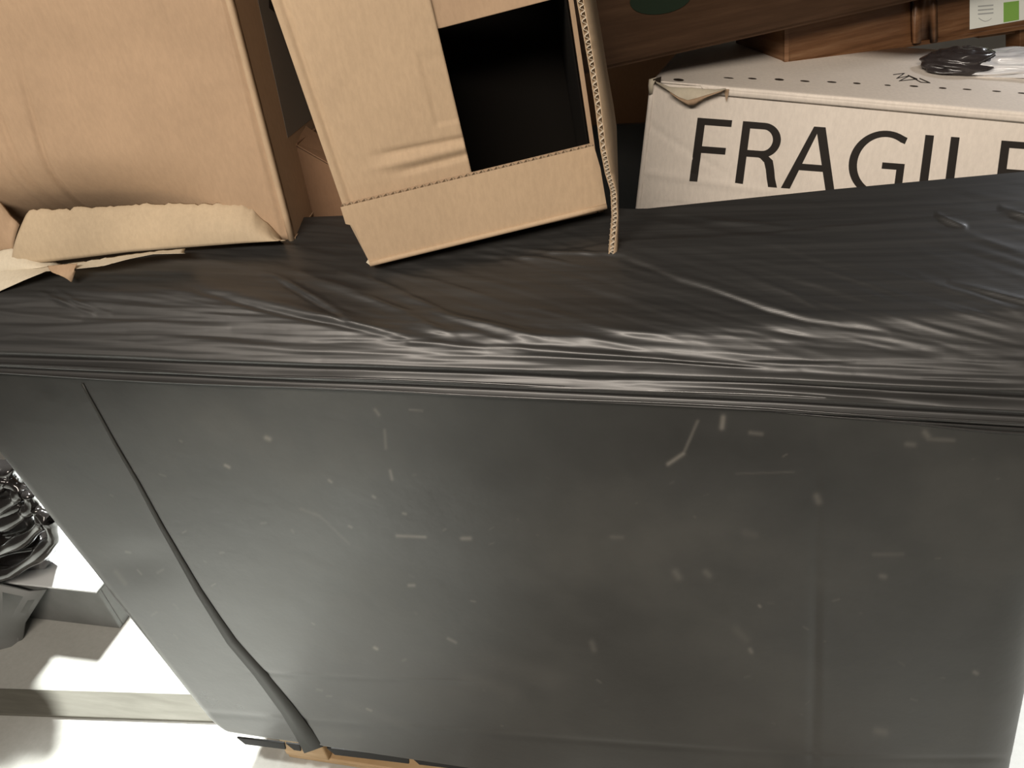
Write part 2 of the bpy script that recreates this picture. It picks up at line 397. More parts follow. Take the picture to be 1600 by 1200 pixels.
def ridge(pts, w, amp, w2=None):
    """raised fold along a polyline; asymmetric: w above the crest, w2 below"""
    global H
    w2 = w2 or w
    xs_ = np.array([p[0] for p in pts], float); ys_ = np.array([p[1] for p in pts], float)
    c = np.interp(PX, xs_, ys_); d = PY-c
    L_ = xs_[-1]-xs_[0]; t = (PX-xs_[0])/L_; m_ = (t > 0) & (t < 1)
    env = np.where(m_, np.sin(np.pi*np.clip(t, 0, 1))**.55, 0)
    H += amp*env*np.exp(-(d/np.where(d < 0, w, w2))**2)
# rope like bands at the lower border
for c0, w_, am in ((1, 3, .003), (-6, 5, -.010), (-15, 4, .006), (-25, 5, -.009), (-35, 5, .004), (-48, 7, -.002)):
    H += am*np.exp(-((PY-np.interp(PX[0], xs, [BYL(x)+c0*(1+max(0, x)/2600) for x in xs])[None, :])/w_)**2)
major = [([(285, 440), (360, 455), (500, 493), (640, 528), (760, 545)], 7, .007, 10), ([(300, 452), (400, 480), (560, 515), (640, 534)], 5, -.006, 5),
 ([(405, 425), (450, 440), (520, 480), (560, 500)], 5, .006, 8), ([(418, 430), (470, 460), (545, 505)], 4, -.005, 4), ([(465, 425), (540, 450), (640, 492), (720, 530)], 6, .006, 9),
 ([(530, 420), (600, 445), (700, 490), (860, 530)], 5, .005, 8), ([(640, 478), (720, 500), (850, 530)], 4, .004, 6), ([(560, 415), (680, 440), (830, 485)], 4, .003, 6),
 ([(960, 398), (1060, 440), (1110, 455), (1200, 488), (1260, 503), (1390, 521)], 4, -.004, 5), ([(950, 388), (1060, 428), (1200, 476), (1300, 505)], 6, .0012, 8),
 ([(990, 412), (1140, 462), (1270, 500)], 5, .002, 6), ([(60, 455), (110, 478), (150, 492)], 4, .004, 4), ([(85, 450), (125, 475), (175, 490)], 4, .003, 4), ([(-60, 480), (30, 492), (130, 500)], 5, .004, 5),
 ([(-60, 508), (60, 512), (240, 505), (360, 512)], 5, .003, 7), ([(200, 470), (400, 500), (640, 530)], 8, .002, 8), ([(200, 520), (500, 550), (700, 560)], 6, .003, 8), ([(0, 520), (240, 540), (500, 560)], 9, .003, 9),
 ([(700, 505), (1000, 540), (1300, 560), (1600, 580)], 6, .003, 7), ([(800, 556), (1100, 572), (1400, 592), (1700, 610)], 5, -.004, 6), ([(760, 540), (1000, 556), (1250, 578)], 4, .003, 5),
 ([(1100, 540), (1300, 552), (1600, 566)], 7, .003, 7), ([(1250, 590), (1500, 600), (1700, 608)], 4, .003, 5), ([(900, 585), (1200, 600), (1500, 622), (1700, 634)], 4, -.004, 4), ([(900, 592), (1200, 608), (1500, 631), (1700, 642)], 4, .004, 4),
 ([(1340, 470), (1480, 440), (1660, 470)], 5, .000, 5), ([(1480, 440), (1560, 460), (1640, 480)], 3, .003, 4), ([(1130, 415), (1240, 460), (1310, 500)], 4, .002, 5), ([(780, 385), (860, 395), (980, 398)], 3, .004, 3), ([(740, 398), (840, 404), (930, 420)], 3, .003, 3),
 ([(1100, 345), (1180, 350), (1240, 356)], 3, .003, 3), ([(1460, 335), (1485, 348), (1510, 356)], 4, .006, 4), ([(1560, 325), (1600, 338), (1650, 344)], 4, .006, 5)]
for a_ in major: ridge(*a_)
for i in range(1000):
    x0 = rng.uniform(-150, 1650); y0 = rng.uniform(TY(x0)-10, BYL(x0)-6)
    dep = (EY(x0)-y0); s = .035+.27*smooth((dep-35)/90)*(1-.45*smooth((x0-900)/500)*(1 if y0 < AB(x0) else 0))
    if x0 < 330: s *= .45
    if y0 < AB(x0) and x0 > 900: s = .12
    s += rng.normal(0, .03); l = rng.uniform(100, 420)*(1.3 if dep < 40 else 1); b_ = rng.normal(0, 5)
    sg = 1 if rng.random() < .65 else -1
    ridge([(x0, y0), (x0+l/2, y0+s*l/2+b_), (x0+l, y0+s*l*.92)], rng.uniform(2, 5.5), sg*rng.uniform(.0002, .0008), rng.uniform(2.5, 8))
nz = np.clip((EY(800)-PY)/60, 0, 1)
ab_ = np.array([AB(x) for x in xs])[None, :]; H += .0022*np.clip((PY-ab_)/4+.5, 0, 1)*np.clip((PX-700)/150, 0, 1)   # edge of an overlapping film layer
H *= .62
H *= np.clip((PY-np.array([TY(x) for x in xs])[None, :])/14, 0.1, 1)
FP[..., 1] -= H*(1-.62*nz); FP[..., 2] += H*.62*nz+H*.15
film = thing('stretch_film', 'black stretch film wrinkled tightly over the top of the black container', 'film', (0, .1, ZT))
grid('film_sheet', [[V(p) for p in r_] for r_ in FP.tolist()], 'film', film)
# back skirt of the film falling behind the hump
top = [V(p) for p in FP[-1].tolist()]
grid('back_skirt', [[p.copy() for p in top[::8]], [p+V((0, .03, -.04)) for p in top[::8]], [V((p.x, p.y+.05, ZT-.10)) for p in top[::8]]], 'film', film)
# twisted film ropes pulled around the rim
for oy, rr in ((-15, .0022), (-1, .0016)):
    pts = []
    for x in np.linspace(-120, 1720, 60):
        y = BYL(x)+oy*(1+max(0, x)/2600)+1.2*math.sin(x*.011+oy)
        pts.append(at(x, y, -.0185))
    tube('film_rope', pts, rr, 'film_rope', film, 8, .8)
for oy, x0, x1 in ((9, 980, 1720), (16, 1180, 1720)):
    pts = [at(x, BYL(x)+oy*smooth((x-x0)/400)-3, -.004) for x in np.linspace(x0, x1, 40)]
    tube('film_rope', pts, lambda t: .0008+.0012*t, 'film_rope', film, 6)
# solid load under the film so the sheet is carried
zl = 0.0

# ============================================================ LEFT CARTON (big)
def carton(th, pl, quad, depth, mt, flat=.005, zup=0.0, faces='blrtk', side_mat=None):
    """quad (world points: bottom-left, bottom-right, top-right, top-left) on plane pl; panels named by what they are"""
    bl, br, tr, tl = quad; dv = -pl.n*depth+V((0, 0, zup))
    ud = (br-bl).normalized()
    if 'f' in faces: slab('front_panel', quad, -pl.n*flat, mt, th, .0012)
    if 'b' in faces: slab('bottom_panel', [bl, br, br+dv, bl+dv], (tl-bl).normalized()*flat, mt, th)
    if 't' in faces: slab('top_panel', [tl, tr, tr+dv, tl+dv], (bl-tl).normalized()*flat, mt, th)
    if 'l' in faces: slab('side_panel', [bl, tl, tl+dv, bl+dv], ud*flat, side_mat or mt, th)
    if 'r' in faces: slab('side_panel', [br, tr, tr+dv, br+dv], -ud*flat, side_mat or mt, th)
    if 'k' in faces: slab('back_panel', [q+dv for q in quad], pl.n*flat, mt, th)
    return dv
fa, fb = filmpt(20, 408), filmpt(455, 374)

PL = vplane(fa, fb)
q = [PL.at(-70, 416), PL.at(461, 376), PL.at(364, 0), PL.at(-140, 20)]
q[2] = q[1]+(q[2]-q[1])*1.35; q[3] = q[0]+(q[3]-q[0])*1.4
big = thing('cardboard_box', 'large brown cardboard box at left with a torn corrugated strip along its foot', 'box', (fa+fb)/2+V((0, .15, 0)))
rows = []
for t in np.linspace(0, 1, 40):
    a_, b_ = q[0].lerp(q[3], t), q[1].lerp(q[2], t); row = []
    for s in np.linspace(0, 1, 200):
        p = a_.lerp(b_, s)
        off = .012*math.sin(math.pi*s)*math.sin(math.pi*min(1, t*1.4+.15))
        off -= .11*max(0, 1-t/.34)**1.7*math.sin(math.pi*min(1, s+.15))          # lower part sags inwards
        for sc_, kk, am in ((.362, .14, .0045), (.288, .26, .0045), (.24, .30, .004), (.965, 0, -.0025)):     # vertical creases
            c_ = sc_-kk*(t-.2)
            off -= am*math.exp(-((s-c_)/.009)**2)*(smooth((.68-t)/.3) if sc_ < .9 else 1)
        off -= .002*math.exp(-((s-.36)/.012)**2-((t-.42)/.06)**2)
        row.append(p+PL.n*off)
    rows.append(row)
grid('front_panel', rows, 'kraft', big, th=-PL.n*.005)
carton(big, PL, q, .34, 'kraft', faces='lrtkb')
dv = -PL.n*.34
# rounded fold along the right edge
tube('corner_fold', [q[1].lerp(q[2], t)+PL.n*.001+V((-.004, 0, 0)) for t in np.linspace(0, 1, 12)], .0045, 'kraft_light', big, 8)
# printed picture patch on the right side
sp = lambda t, s: q[1].lerp(q[2], t)+dv*s
sd = (q[1]-q[0]).normalized()
slab('printed_label', [sp(.30, .18), sp(.28, .62), sp(.74, .86), sp(.90, .55), sp(.80, .22)], sd*.0004, 'dim_print', big, label='grey printed picture on the side')
slab('printed_mark', [sp(.68, .30), sp(.62, .44), sp(.78, .60), sp(.86, .44)], sd*.0008, 'ink', big, label='dark square of the printed picture')
# torn corrugated strip folded down along the foot
def torn(name, top_, bot_, offt, offb, mt, parent, n=70, jit=1.2, plane=PL, th=.0035, curl=.006):
    rows = []
    x0t, x1t = top_[0][0], top_[-1][0]; x0b, x1b = bot_[0][0], bot_[-1][0]
    R_ = 12
    jt = rng.normal(0, jit, n+1)
    for k in range(R_+1):
        v = k/R_; row = []
        for i in range(n+1):
            u = i/n; xt = x0t+(x1t-x0t)*u; xb = x0b+(x1b-x0b)*u
            pt_ = plane.at(xt, interp(xt, top_)+jt[i], offt+.0003*math.sin(i*.9)); pb_ = plane.at(xb, interp(xb, bot_), offb)
            p = pt_.lerp(pb_, v)+plane.n*(curl*math.sin(math.pi*v)+.0004*math.sin(u*60+v*3)*(1-v)); row.append(p)
        rows.append(row)
    return grid(name, rows, mt, parent, th=-plane.n*th)
torn('torn_flap', [(40, 338), (46, 330), (120, 326), (165, 324), (200, 321), (300, 319), (365, 319), (392, 326), (408, 342), (430, 362), (440, 374)],
     [(18, 405), (42, 413), (120, 404), (200, 394), (300, 386), (380, 380), (446, 376)], .004, .030, 'kraft_inside', big)
torn('torn_flap', [(-60, 408), (0, 392), (20, 390), (60, 404), (95, 412)], [(-60, 440), (0, 430), (30, 424), (70, 420), (100, 415)], .020, .040, 'liner_pale', big, n=24)
torn('torn_liner', [(-60, 440), (0, 424), (60, 419), (120, 410), (180, 401), (240, 393), (289, 389)], [(-60, 486), (0, 455), (40, 437), (72, 424), (110, 421), (160, 416), (200, 405), (240, 397), (289, 396)], .040, .066, 'liner_pale', big, n=50, jit=.5, th=.0012, curl=.004)
torn('torn_tab', [(74, 416), (90, 414), (105, 413), (121, 412)], [(100, 430), (108, 438), (112, 442), (118, 424)], .060, .070, 'kraft', big, n=14, jit=.3, th=.001)
# left sliver of shaded side lining
torn('torn_liner', [(-50, 300), (0, 318), (14, 336), (30, 352)], [(-50, 400), (0, 396), (12, 398), (22, 400)], .006, .016, 'kraft', big, n=16, jit=.8)

# ============================================================ OPEN CARTON (middle)
ga, gb = filmpt(580, 410), filmpt(945, 330)

gb = V((gb.x, ga.y+(gb.y-ga.y)*.9, gb.z))
PM = vplane(ga, gb)
opn = thing('cardboard_box', 'open brown cardboard box lying on its side with a dark square mouth', 'box', (ga+gb)/2-PM.n*.1)
mq = [PM.at(578, 412), PM.at(944, 330), PM.at(880, -110), PM.at(405, -60)]
mq[3] = PM.at(392, -90); mq[2] = mq[1]+(mq[2]-mq[1])*1.35; mq[3] = mq[0]+(mq[3]-mq[0])*1.35
mdv = carton(opn, PM, [mq[0], mq[1], mq[2], mq[3]], .42, 'kraft', zup=.05, faces='blrtk')
up = (mq[3]-mq[0]).normalized()
ud_ = (mq[1]-mq[0]).normalized()
slab('inner_liner', [p-PM.n*.16 for p in mq], -PM.n*.004, 'liner', opn, label='black liner closing the inside of the open box')  # added sheet, blackens the mouth in place of interior shade
slab('inner_liner', [mq[1]-ud_*.007, mq[2]-ud_*.007, mq[2]-ud_*.007-PM.n*.16, mq[1]-ud_*.007-PM.n*.16], -ud_*.002, 'liner', opn)  # same painted shade along the right inner wall
# left flap covering the left half of the mouth
lf = [PM.at(541, 336, .004), PM.at(742, 284, .004), PM.at(728, 272, .004), PM.at(680, 45, .004), PM.at(652, -90, .004), PM.at(392, -90, .004), PM.at(425, 0, .004), PM.at(528, 305, .004)]
def wavy_panel(name, c00, c10, c11, c01, off, mt, parent, th, disp, nu=50, nv=50, pl=PM):
    rows = []
    for j in range(nv+1):
        v = j/nv; row = []
        for i in range(nu+1):
            u = i/nu; a_ = V(c00).lerp(V(c10), u); b_ = V(c01).lerp(V(c11), u); row.append(a_.lerp(b_, v)+pl.n*(off+disp(u, v)))
        rows.append(row)
    return grid(name, rows, mt, parent, th=-pl.n*th)
def ld(u, v):
    d_ = .0035*math.exp(-((v-.245+.02*u)/.012)**2)*smooth((u-.25)/.3)*-1 + .0025*math.exp(-((v-.19+.0*u)/.014)**2)*smooth((u-.2)/.3)
    d_ += .003*math.exp(-((v-.15)/.012)**2)*-smooth((u-.35)/.3)
    d_ -= .0035*math.exp(-((u-.07)/.022)**2)
    d_ -= .003*smooth((u-.82)/.02)*smooth((v-.3)/.01)*smooth((.62-v)/.05)*.4
    d_ += .010*math.sin(math.pi*u)*.3
    return d_
wavy_panel('side_flap', PM.at(545, 345), PM.at(742, 290), PM.at(652, -90), PM.at(394, -90), .004, 'kraft_light', opn, .004, ld, 70, 90)
# upper flap
slab('top_flap', [PM.at(640, 52, .001), PM.at(690, 44, .001), PM.at(868, -2, .001), PM.at(905, -12, .001), PM.at(840, -330, .001), PM.at(560, -300, .001)], -PM.n*.004, 'kraft', opn, .0008)
# front lower flap with exposed fluting on its upper edge
TH = .012
b0, b1, b2, b3 = PM.at(532, 324, .024), PM.at(928, 228, .024), PM.at(948, 322, .024), PM.at(578, 412, .024)
lf_poly = [b0, b1, PM.at(938, 262, .024), b2, PM.at(760, 370, .024), b3, PM.at(566, 385, .024), PM.at(556, 362, .024), PM.at(549, 352, .024), PM.at(540, 350, .024)]
slab('bottom_flap', lf_poly, PM.n*-.0009, 'kraft_light', opn)
slab('bottom_flap_liner', [p-PM.n*(TH-.0009) for p in lf_poly], PM.n*-.0009, 'kraft', opn)
dn = (b3-b0).normalized()
fluting('corrugated_edge', b0, b1, -PM.n, dn, TH, .012, 34, 'flute', opn)
slab('flap_core', [b0+dn*.012-PM.n*.0009, b1+dn*.012-PM.n*.0009, b2-PM.n*.0009, b3-PM.n*.0009], -PM.n*(TH-.0018), 'flute', opn)
tube('bottom_fold', [b3.lerp(b2, t)+PM.n*.0005 for t in np.linspace(0, 1, 10)], .0035, 'kraft_light', opn, 8)
mesh('torn_corner', [PM.at(576, 404, .018), PM.at(585, 408, .019), PM.at(590, 412, .019), PM.at(580, 416, .019), PM.at(572, 410, .019)], [(0, 1, 2), (0, 2, 3), (0, 3, 4)], 'liner_pale', opn)
# right flap seen edge on, swung out towards the aisle and hanging low
hing_t, hing_m, hing_b = PM.at(905, -90, .0), PM.at(936, 200, .0), PM.at(953, 330, .0)
edge = [(888, -90, .11), (901, 0, .10), (912, 60, .095), (921, 110, .09), (930, 170, .085), (938, 235, .08), (945, 270, .078), (954, 300, .076), (956, 340, .075), (952, 385, .073), (948, 417, .072)]
inner = [(915, -90, .03), (922, 0, .028), (932, 60, .026), (940, 110, .025), (950, 165, .024), (955, 200, .024), (957, 262, .03), (958, 300, .05), (959, 340, .066), (958, 385, .068), (957, 412, .068)]
w1 = [PM.at(x, y, o_) for x, y, o_ in edge]; w2 = [PM.at(x, y, o_) for x, y, o_ in inner]
rx = (mq[1]-mq[0]).normalized()
slab_rows = []
for a_, b_ in zip(w1, w2): slab_rows.append([a_.lerp(b_, t) for t in np.linspace(0, 1, 5)])
def resamp(L_, n):
    out = []
    for i in range(n):
        f = i/(n-1)*(len(L_)-1); k = min(int(f), len(L_)-2); out.append(L_[k].lerp(L_[k+1], f-k))
    return out
w1r, w2r = resamp(w1, 70), resamp(w2, 70)
jj = rng.normal(0, .0006, 70)
grid('side_flap', [[a_+V((.0055, 0, 0))+PM.n*j, a_.lerp(b_, .5)+V((.0055, 0, 0)), b_+V((.005, 0, 0))] for a_, b_, j in zip(w1r, w2r, jj)], 'kraft_light', opn, th=(.0012, 0, 0), label='narrow flap seen edge on, hanging past the mouth')
grid('flap_liner', [[a_+PM.n*j, a_.lerp(b_, .5), b_] for a_, b_, j in zip(w1r, w2r, jj)], 'kraft_light', opn, th=(.0009, 0, 0))
vs_, fs = [], []
NN = 420; w1f = resamp(w1, NN)
for i, p in enumerate(w1f):
    ph = i*2*math.pi/7.5+.8*math.sin(i*.13); o_ = V((.0032+.0021*math.sin(ph), 0, 0))
    vs_ += [p+o_+PM.n*.0006, p+o_-PM.n*.012, p+o_+V((.0007, 0, 0))+PM.n*.0006, p+o_+V((.0007, 0, 0))-PM.n*.012]
for i in range(NN-1):
    k = i*4; fs += [(k, k+4, k+5, k+1), (k+2, k+3, k+7, k+6), (k, k+2, k+6, k+4)]
mesh('corrugated_edge', vs_, fs, 'flute_pale', opn, kind='stuff')
grid('flap_core', [[p-PM.n*.004+V((.0009, 0, 0)), p-PM.n*.004+V((.0052, 0, 0))] for p in w1r], 'flute', opn, th=-PM.n*.004, smooth=False)

# ============================================================ FRAGILE BOX
psi = math.radians(10)
F1 = at(1030, 127, .47)
PF = Plane(F1, V((-math.sin(psi), -math.cos(psi), 0)))
fr = thing('cardboard_box', 'long white cardboard box printed FRAGILE with a torn top corner', 'box', F1+V((.3, .2, -.25)))
back = -PF.n
ftl, ftr, fbl, fbr = PF.at(1020, 128), PF.at(1760, 192), PF.at(988, 400), PF.at(1740, 480)
FD = 0.30
# bulging front panel
def fd(u, v):
    d_ = .004*math.sin(math.pi*v)*math.sin(math.pi*min(1, u*1.2))
    d_ -= .0012*math.exp(-((v-.36+.1*u)/.01)**2)*smooth(u/.1)*smooth((.75-u)/.2)
    d_ -= .0014*math.exp(-((v-.78+1.1*u)/.014)**2)*smooth((.22-u)/.05)
    d_ -= .0012*math.exp(-((u-.085)/.006)**2)*smooth((v-.6)/.2)
    d_ += .0015*math.exp(-((v-.52+.12*u)/.02)**2)*smooth((.4-u)/.2)
    return d_
c_in = PF.at(1026, 140)
rows = []
NU, NV = 150, 60
for j in range(NV+1):
    v = j/NV; row = []
    for i in range(NU+1):
        u = i/NU; a_ = fbl.lerp(fbr, u); b_ = ftl.lerp(ftr, u)
        vv = v
        row.append(a_.lerp(b_, vv)+PF.n*fd(u, v))
    rows.append(row)
ffp = grid('front_panel', rows, 'white_card', fr, th=back*.004)
# left side (thin sliver visible), rounded rubbed edge
tube('corner_fold', [ftl.lerp(fbl, t)+back*.002 for t in np.linspace(.02, 1, 10)], .0045, 'white_card', fr, 8)
slab('side_panel', [ftl, fbl, fbl+back*FD, ftl+back*FD], (ftr-ftl).normalized()*.004, 'white_card', fr)
slab('side_panel', [ftr, fbr, fbr+back*FD, ftr+back*FD], (ftr-ftl).normalized()*-.004, 'white_card', fr)
slab('back_panel', [fbl+back*FD, fbr+back*FD, ftr+back*FD, ftl+back*FD], PF.n*.004, 'white_card', fr)
# top: rolls over the front edge
def topray(px, py):
    n = (ftr-ftl).cross(back).normalized(); r = ray(px, py); return C0+r*((ftl-C0).dot(n)/r.dot(n))
tn = (ftr-ftl).cross(back).normalized()
if tn.z < 0: tn = -tn
rows = []
for u in np.linspace(0, 1, 60):
    b_ = ftl.lerp(ftr, u); row = []
    lip = .011
    for k in range(6):
        a_ = k/5*math.pi/2; row.append(b_+PF.n*((.0006, .0022, .0030, .0030, .0020, .0)[k]+.0005*math.sin(u*37)*(k > 0))+tn*(-lip*(1-math.sin(a_))+.0025))
    for s in (.02, .05, .15, .4, .7, 1.0): row.append(b_+back*FD*s+tn*.0025)
    rows.append(row)
# cut away where the corner is torn: no lip there
for r_ in rows[:8]:
    for k in range(5): r_[k] = r_[5].lerp(r_[6], -.02*(5-k))
grid('top_panel', rows, 'white_card', fr, th=tn*-.003)
# torn flap of lining curling at the left corner
tz = lambda x, y, o_=0.006: PF.at(x, y, o_)
rows = []
arc_top = [(1024, 127), (1034, 131), (1046, 136), (1060, 137), (1080, 137), (1100, 139), (1118, 140), (1134, 138)]
arc_bot = [(1030, 131), (1046, 142), (1060, 153), (1070, 162), (1080, 164), (1090, 158), (1108, 148), (1134, 140)]
for k in range(7):
    v = k/6; row = []
    for (xa, ya), (xb, yb) in zip(arc_top, arc_bot):
        row.append(tz(xa, ya, .007).lerp(tz(xb, yb, .013), v)+PF.n*.004*math.sin(math.pi*v))
    rows.append(row)
grid('torn_flap', rows, 'liner_pale', fr, th=back*.001, label='torn curled liner showing brown paper')
rows = []
a2 = [(1046, 143), (1060, 152), (1074, 157), (1090, 153), (1116, 145), (1133, 140)]
b2_ = [(1050, 148), (1062, 157), (1076, 165), (1086, 164), (1100, 154), (1120, 146)]
for k in range(4):
    v = k/3; rows.append([tz(xa, ya, .0165).lerp(tz(xb, yb, .0165), v)+PF.n*.002*math.sin(math.pi*v) for (xa, ya), (xb, yb) in zip(a2, b2_)])
grid('torn_edge', rows, 'kraft', fr, th=back*.001)
slab('tear', [tz(1131, 140, .0062), tz(1139, 140, .0062), tz(1138, 148, .0062), tz(1135, 159, .0062)], back*.002, 'kraft', fr)
slab('tear', [tz(1020, 124, .007), tz(1033, 120, .009), tz(1032, 129, .007), tz(1024, 131, .007)], back*.002, 'hole', fr)
grid('torn_edge', [[tz(1014, 124, .004), tz(1026, 121, .006)], [tz(1013, 134, .007), tz(1021, 132, .009)], [tz(1014, 148, .006), tz(1019, 146, .006)]], 'liner_pale', fr, th=back*.002)
# perforation dashes along the top edge
dash = [(1060, 128, 17, 4), (1138, 125, 16, 1.5), (1175, 126, 14, 2), (1217, 127.5, 15, 3), (1257, 130, 15, 2), (1299, 131.5, 15, 2), (1338, 133.5, 12, 2), (1386, 136.5, 10, 1.5), (1427, 138, 14, 2), (1472, 141, 12, 2), (1510, 143, 14, 1.5), (1556, 146, 14, 1.5), (1596, 149, 14, 1.5), (1640, 152, 14, 1.5)]
for x, y, w_, h_ in dash:
    pts = []
    for a_ in range(8):
        t = a_/8*2*math.pi; p = topray(x+w_/2*math.cos(t), y+w_/2*math.cos(t)*.08+h_/2*math.sin(t))
        pts.append(p+tn*.0028)
    slab('perforation', pts, tn*.0003, 'hole', fr)
# lettering: flat print following the panel
LA, LS, LU, LH = 1077, .075, 13, -99
def lp(a, b):
    x = LA+a+LU*b; y = 283+LS*a+LH*b
    p = PF.at(x, y)
    # project on bulged surface
    u = ((p-fbl).dot((fbr-fbl).normalized()))/(fbr-fbl).length; v = ((p-fbl).length and (p-fbl).dot((ftl-fbl).normalized())/(ftl-fbl).length)
    return PF.at(x, y, fd(u, v)+.0006)
def poly_strip(outer, inner):
    n = len(outer); return outer+inner, [(i, i+1, n+i+1, n+i) for i in range(n-1)]
let_objs = []
def glyph(name, polys=(), strips=()):
    vs_, fs = [], []
    for pg in polys:      # each a quad: subdivide to follow surface
        k0 = len(vs_); S = 8; a, b, c_, d_ = [np.array(p, float) for p in pg]
        for j in range(S+1):
            for i in range(S+1):
                u, v = i/S, j/S; p = (a*(1-u)+b*u)*(1-v)+(d_*(1-u)+c_*u)*v; vs_.append(lp(*p))
        for j in range(S):
            for i in range(S): q_ = k0+j*(S+1)+i; fs.append((q_, q_+1, q_+S+2, q_+S+1))
    for o_, i_ in strips:
        k0 = len(vs_); n = len(o_); vs_ += [lp(*p) for p in o_]+[lp(*p) for p in i_]
        fs += [(k0+i, k0+i+1, k0+n+i+1, k0+n+i) for i in range(n-1)]
    # give the ink a hair of thickness
    n0 = len(vs_); vs2 = vs_+[p+back*.0004 for p in vs_]; fs2 = fs+[tuple(i+n0 for i in f[::-1]) for f in fs]
    o = mesh(name, vs2, fs2, 'ink', ffp, label='printed letter '+name[-1].upper()); return o
def arc(cx, cy, rx_, ry_, a0, a1, n=24):
    return [(cx+rx_*math.cos(math.radians(a0+(a1-a0)*i/n)), cy+ry_*math.sin(math.radians(a0+(a1-a0)*i/n))) for i in range(n+1)]
def rect(a0, b0, a1, b1): return [(a0, b0), (a1, b0), (a1, b1), (a0, b1)]
SW = 12.5; SH = .105
glyph('letter_f', [rect(0, 0, SW, 1), rect(SW, 1-SH, 54, 1), rect(SW, .455, 50, .455+SH)])
x0 = 71
glyph('letter_r', [rect(x0, 0, x0+SW, 1), rect(x0+SW, 1-SH, x0+34, 1), rect(x0+SW, .45, x0+34, .45+SH),
     ], [(arc(x0+34, .725, 28.5, .275, 90, -90), arc(x0+34, .725, 16, .17, 90, -90)),
     ([(x0+34, .555), (x0+44, .50), (x0+54, .42), (x0+58, .28), (x0+61, .14), (x0+66, 0)], [(x0+24, .47), (x0+34, .44), (x0+41, .38), (x0+45, .27), (x0+48, .14), (x0+52, 0)])])
x0 = 143
glyph('letter_a', [[(x0, 0), (x0+14, 0), (x0+49, 1), (x0+39, 1)], [(x0+70, 0), (x0+84, 0), (x0+57, 1), (x0+42, 1)], rect(x0+20, .30, x0+66, .30+SH)])
x0 = 243
glyph('letter_g', [rect(x0+75, .0, x0+87, .42), rect(x0+52, .42, x0+87, .52)],
      [([(x0+86, .93)]+arc(x0+54, .49, 54, .53, 62, 300, 40)+[(x0+87, .08)], [(x0+83, .83)]+arc(x0+54, .49, 41, .43, 58, 300, 40)+[(x0+80, .12)])])
x0 = 356
glyph('letter_i', [rect(x0, 0, x0+13.5, 1)])
x0 = 396
glyph('letter_l', [rect(x0, 0, x0+13.5, 1), rect(x0+13.5, 0, x0+50, SH)])
x0 = 475
glyph('letter_e', [rect(x0, 0, x0+13.5, 1), rect(x0+13.5, 1-SH, x0+56, 1), rect(x0+13.5, .455, x0+50, .455+SH), rect(x0+13.5, 0, x0+56, SH)])
# hand scribble on the top
pts = [topray(x, y)+tn*.003 for x, y in ((1395, 120), (1412, 118), (1400, 126), (1420, 122), (1404, 130), (1432, 127), (1418, 121), (1438, 132), (1452, 133), (1436, 126))]
tube('scribble', pts, .0007, 'ink', fr, 5)

# ============================================================ WOODGRAIN PRINTED BOXES on top of the white box
Bl = topray(1226, 99); Br = topray(1590, 52)

Br = Bl+(Br-Bl)*.9
PB = vplane(Bl, Br)
wb = thing('produce_box', 'brown woodgrain carton with a white and green label, standing on the white box', 'box', (Bl+Br)/2)
qb = [PB.at(1226, 100), PB.at(1426, 70), PB.at(1424, -10), PB.at(1226, 30)]
slab('front_panel', qb, -PB.n*.006, 'wood_print', wb, .002)
qc = [PB.at(1458, 66), PB.at(1640, 36), PB.at(1642, -56), PB.at(1457, -18)]
slab('front_panel', qc, -PB.n*.006, 'wood_print', wb, .002)
grid('folded_corner', [[PB.at(1424, 70, .000), PB.at(1432, 68, .014), PB.at(1440, 67, .002), PB.at(1452, 67, .002), PB.at(1460, 66, .012), PB.at(1466, 65, .002)],
                       [PB.at(1422, -10, .000), PB.at(1430, -12, .014), PB.at(1438, -14, .000), PB.at(1450, -16, .000), PB.at(1458, -18, .012), PB.at(1464, -20, .002)]], 'wood_print', wb, th=-PB.n*.003)
slab('bottom_rail', [PB.at(1226, 104, .003), PB.at(1640, 40, .003), PB.at(1640, 33, .003), PB.at(1226, 97, .003)], -PB.n*.13+V((0, 0, .004)), 'wood_print', wb, .001)
slab('side_panel', [qb[0], qb[3], qb[3]-PB.n*.13, qb[0]-PB.n*.13], V((.006, 0, 0)), 'wood_print', wb)
slab('back_panel', [qb[0]-PB.n*.13, qc[1]-PB.n*.13, qc[2]-PB.n*.13, qb[3]-PB.n*.13], PB.n*.006, 'wood_print', wb)
plab = slab('paper_label', [PB.at(1515, 46, .001), PB.at(1640, 24, .001), PB.at(1640, -50, .001), PB.at(1515, -26, .001)], PB.n*.0005, 'white_paper', wb, label='white label with a green square')
slab('green_square', [PB.at(1568, 35, .0017), PB.at(1592, 31, .0017), PB.at(1592, 1, .0017), PB.at(1568, 4, .0017)], PB.n*.0003, 'green_print', plab)
for y in (8, 14, 20):
    slab('label_print', [PB.at(1528, y+3, .0017), PB.at(1552, y+1, .0017), PB.at(1552, y-1, .0017), PB.at(1528, y+1, .0017)], PB.n*.0003, 'grey_print', plab)
tube('label_print', [PB.at(1529+(i*.7), 28+5*math.sin(i/30*math.pi), .0018) for i in range(30)], .0005, 'grey_print', plab, 5)
slab('foot', [PB.at(1530, 60, -.02), PB.at(1600, 50, -.02), PB.at(1600, 44, -.02), PB.at(1530, 52, -.02)], -PB.n*.03, 'wood_print', wb, .001)
slab('foot', [PB.at(1594, 84, -.01), PB.at(1640, 84, -.01), PB.at(1640, 40, -.01), PB.at(1594, 46, -.01)], -PB.n*.03, 'wood_print', wb, .001)

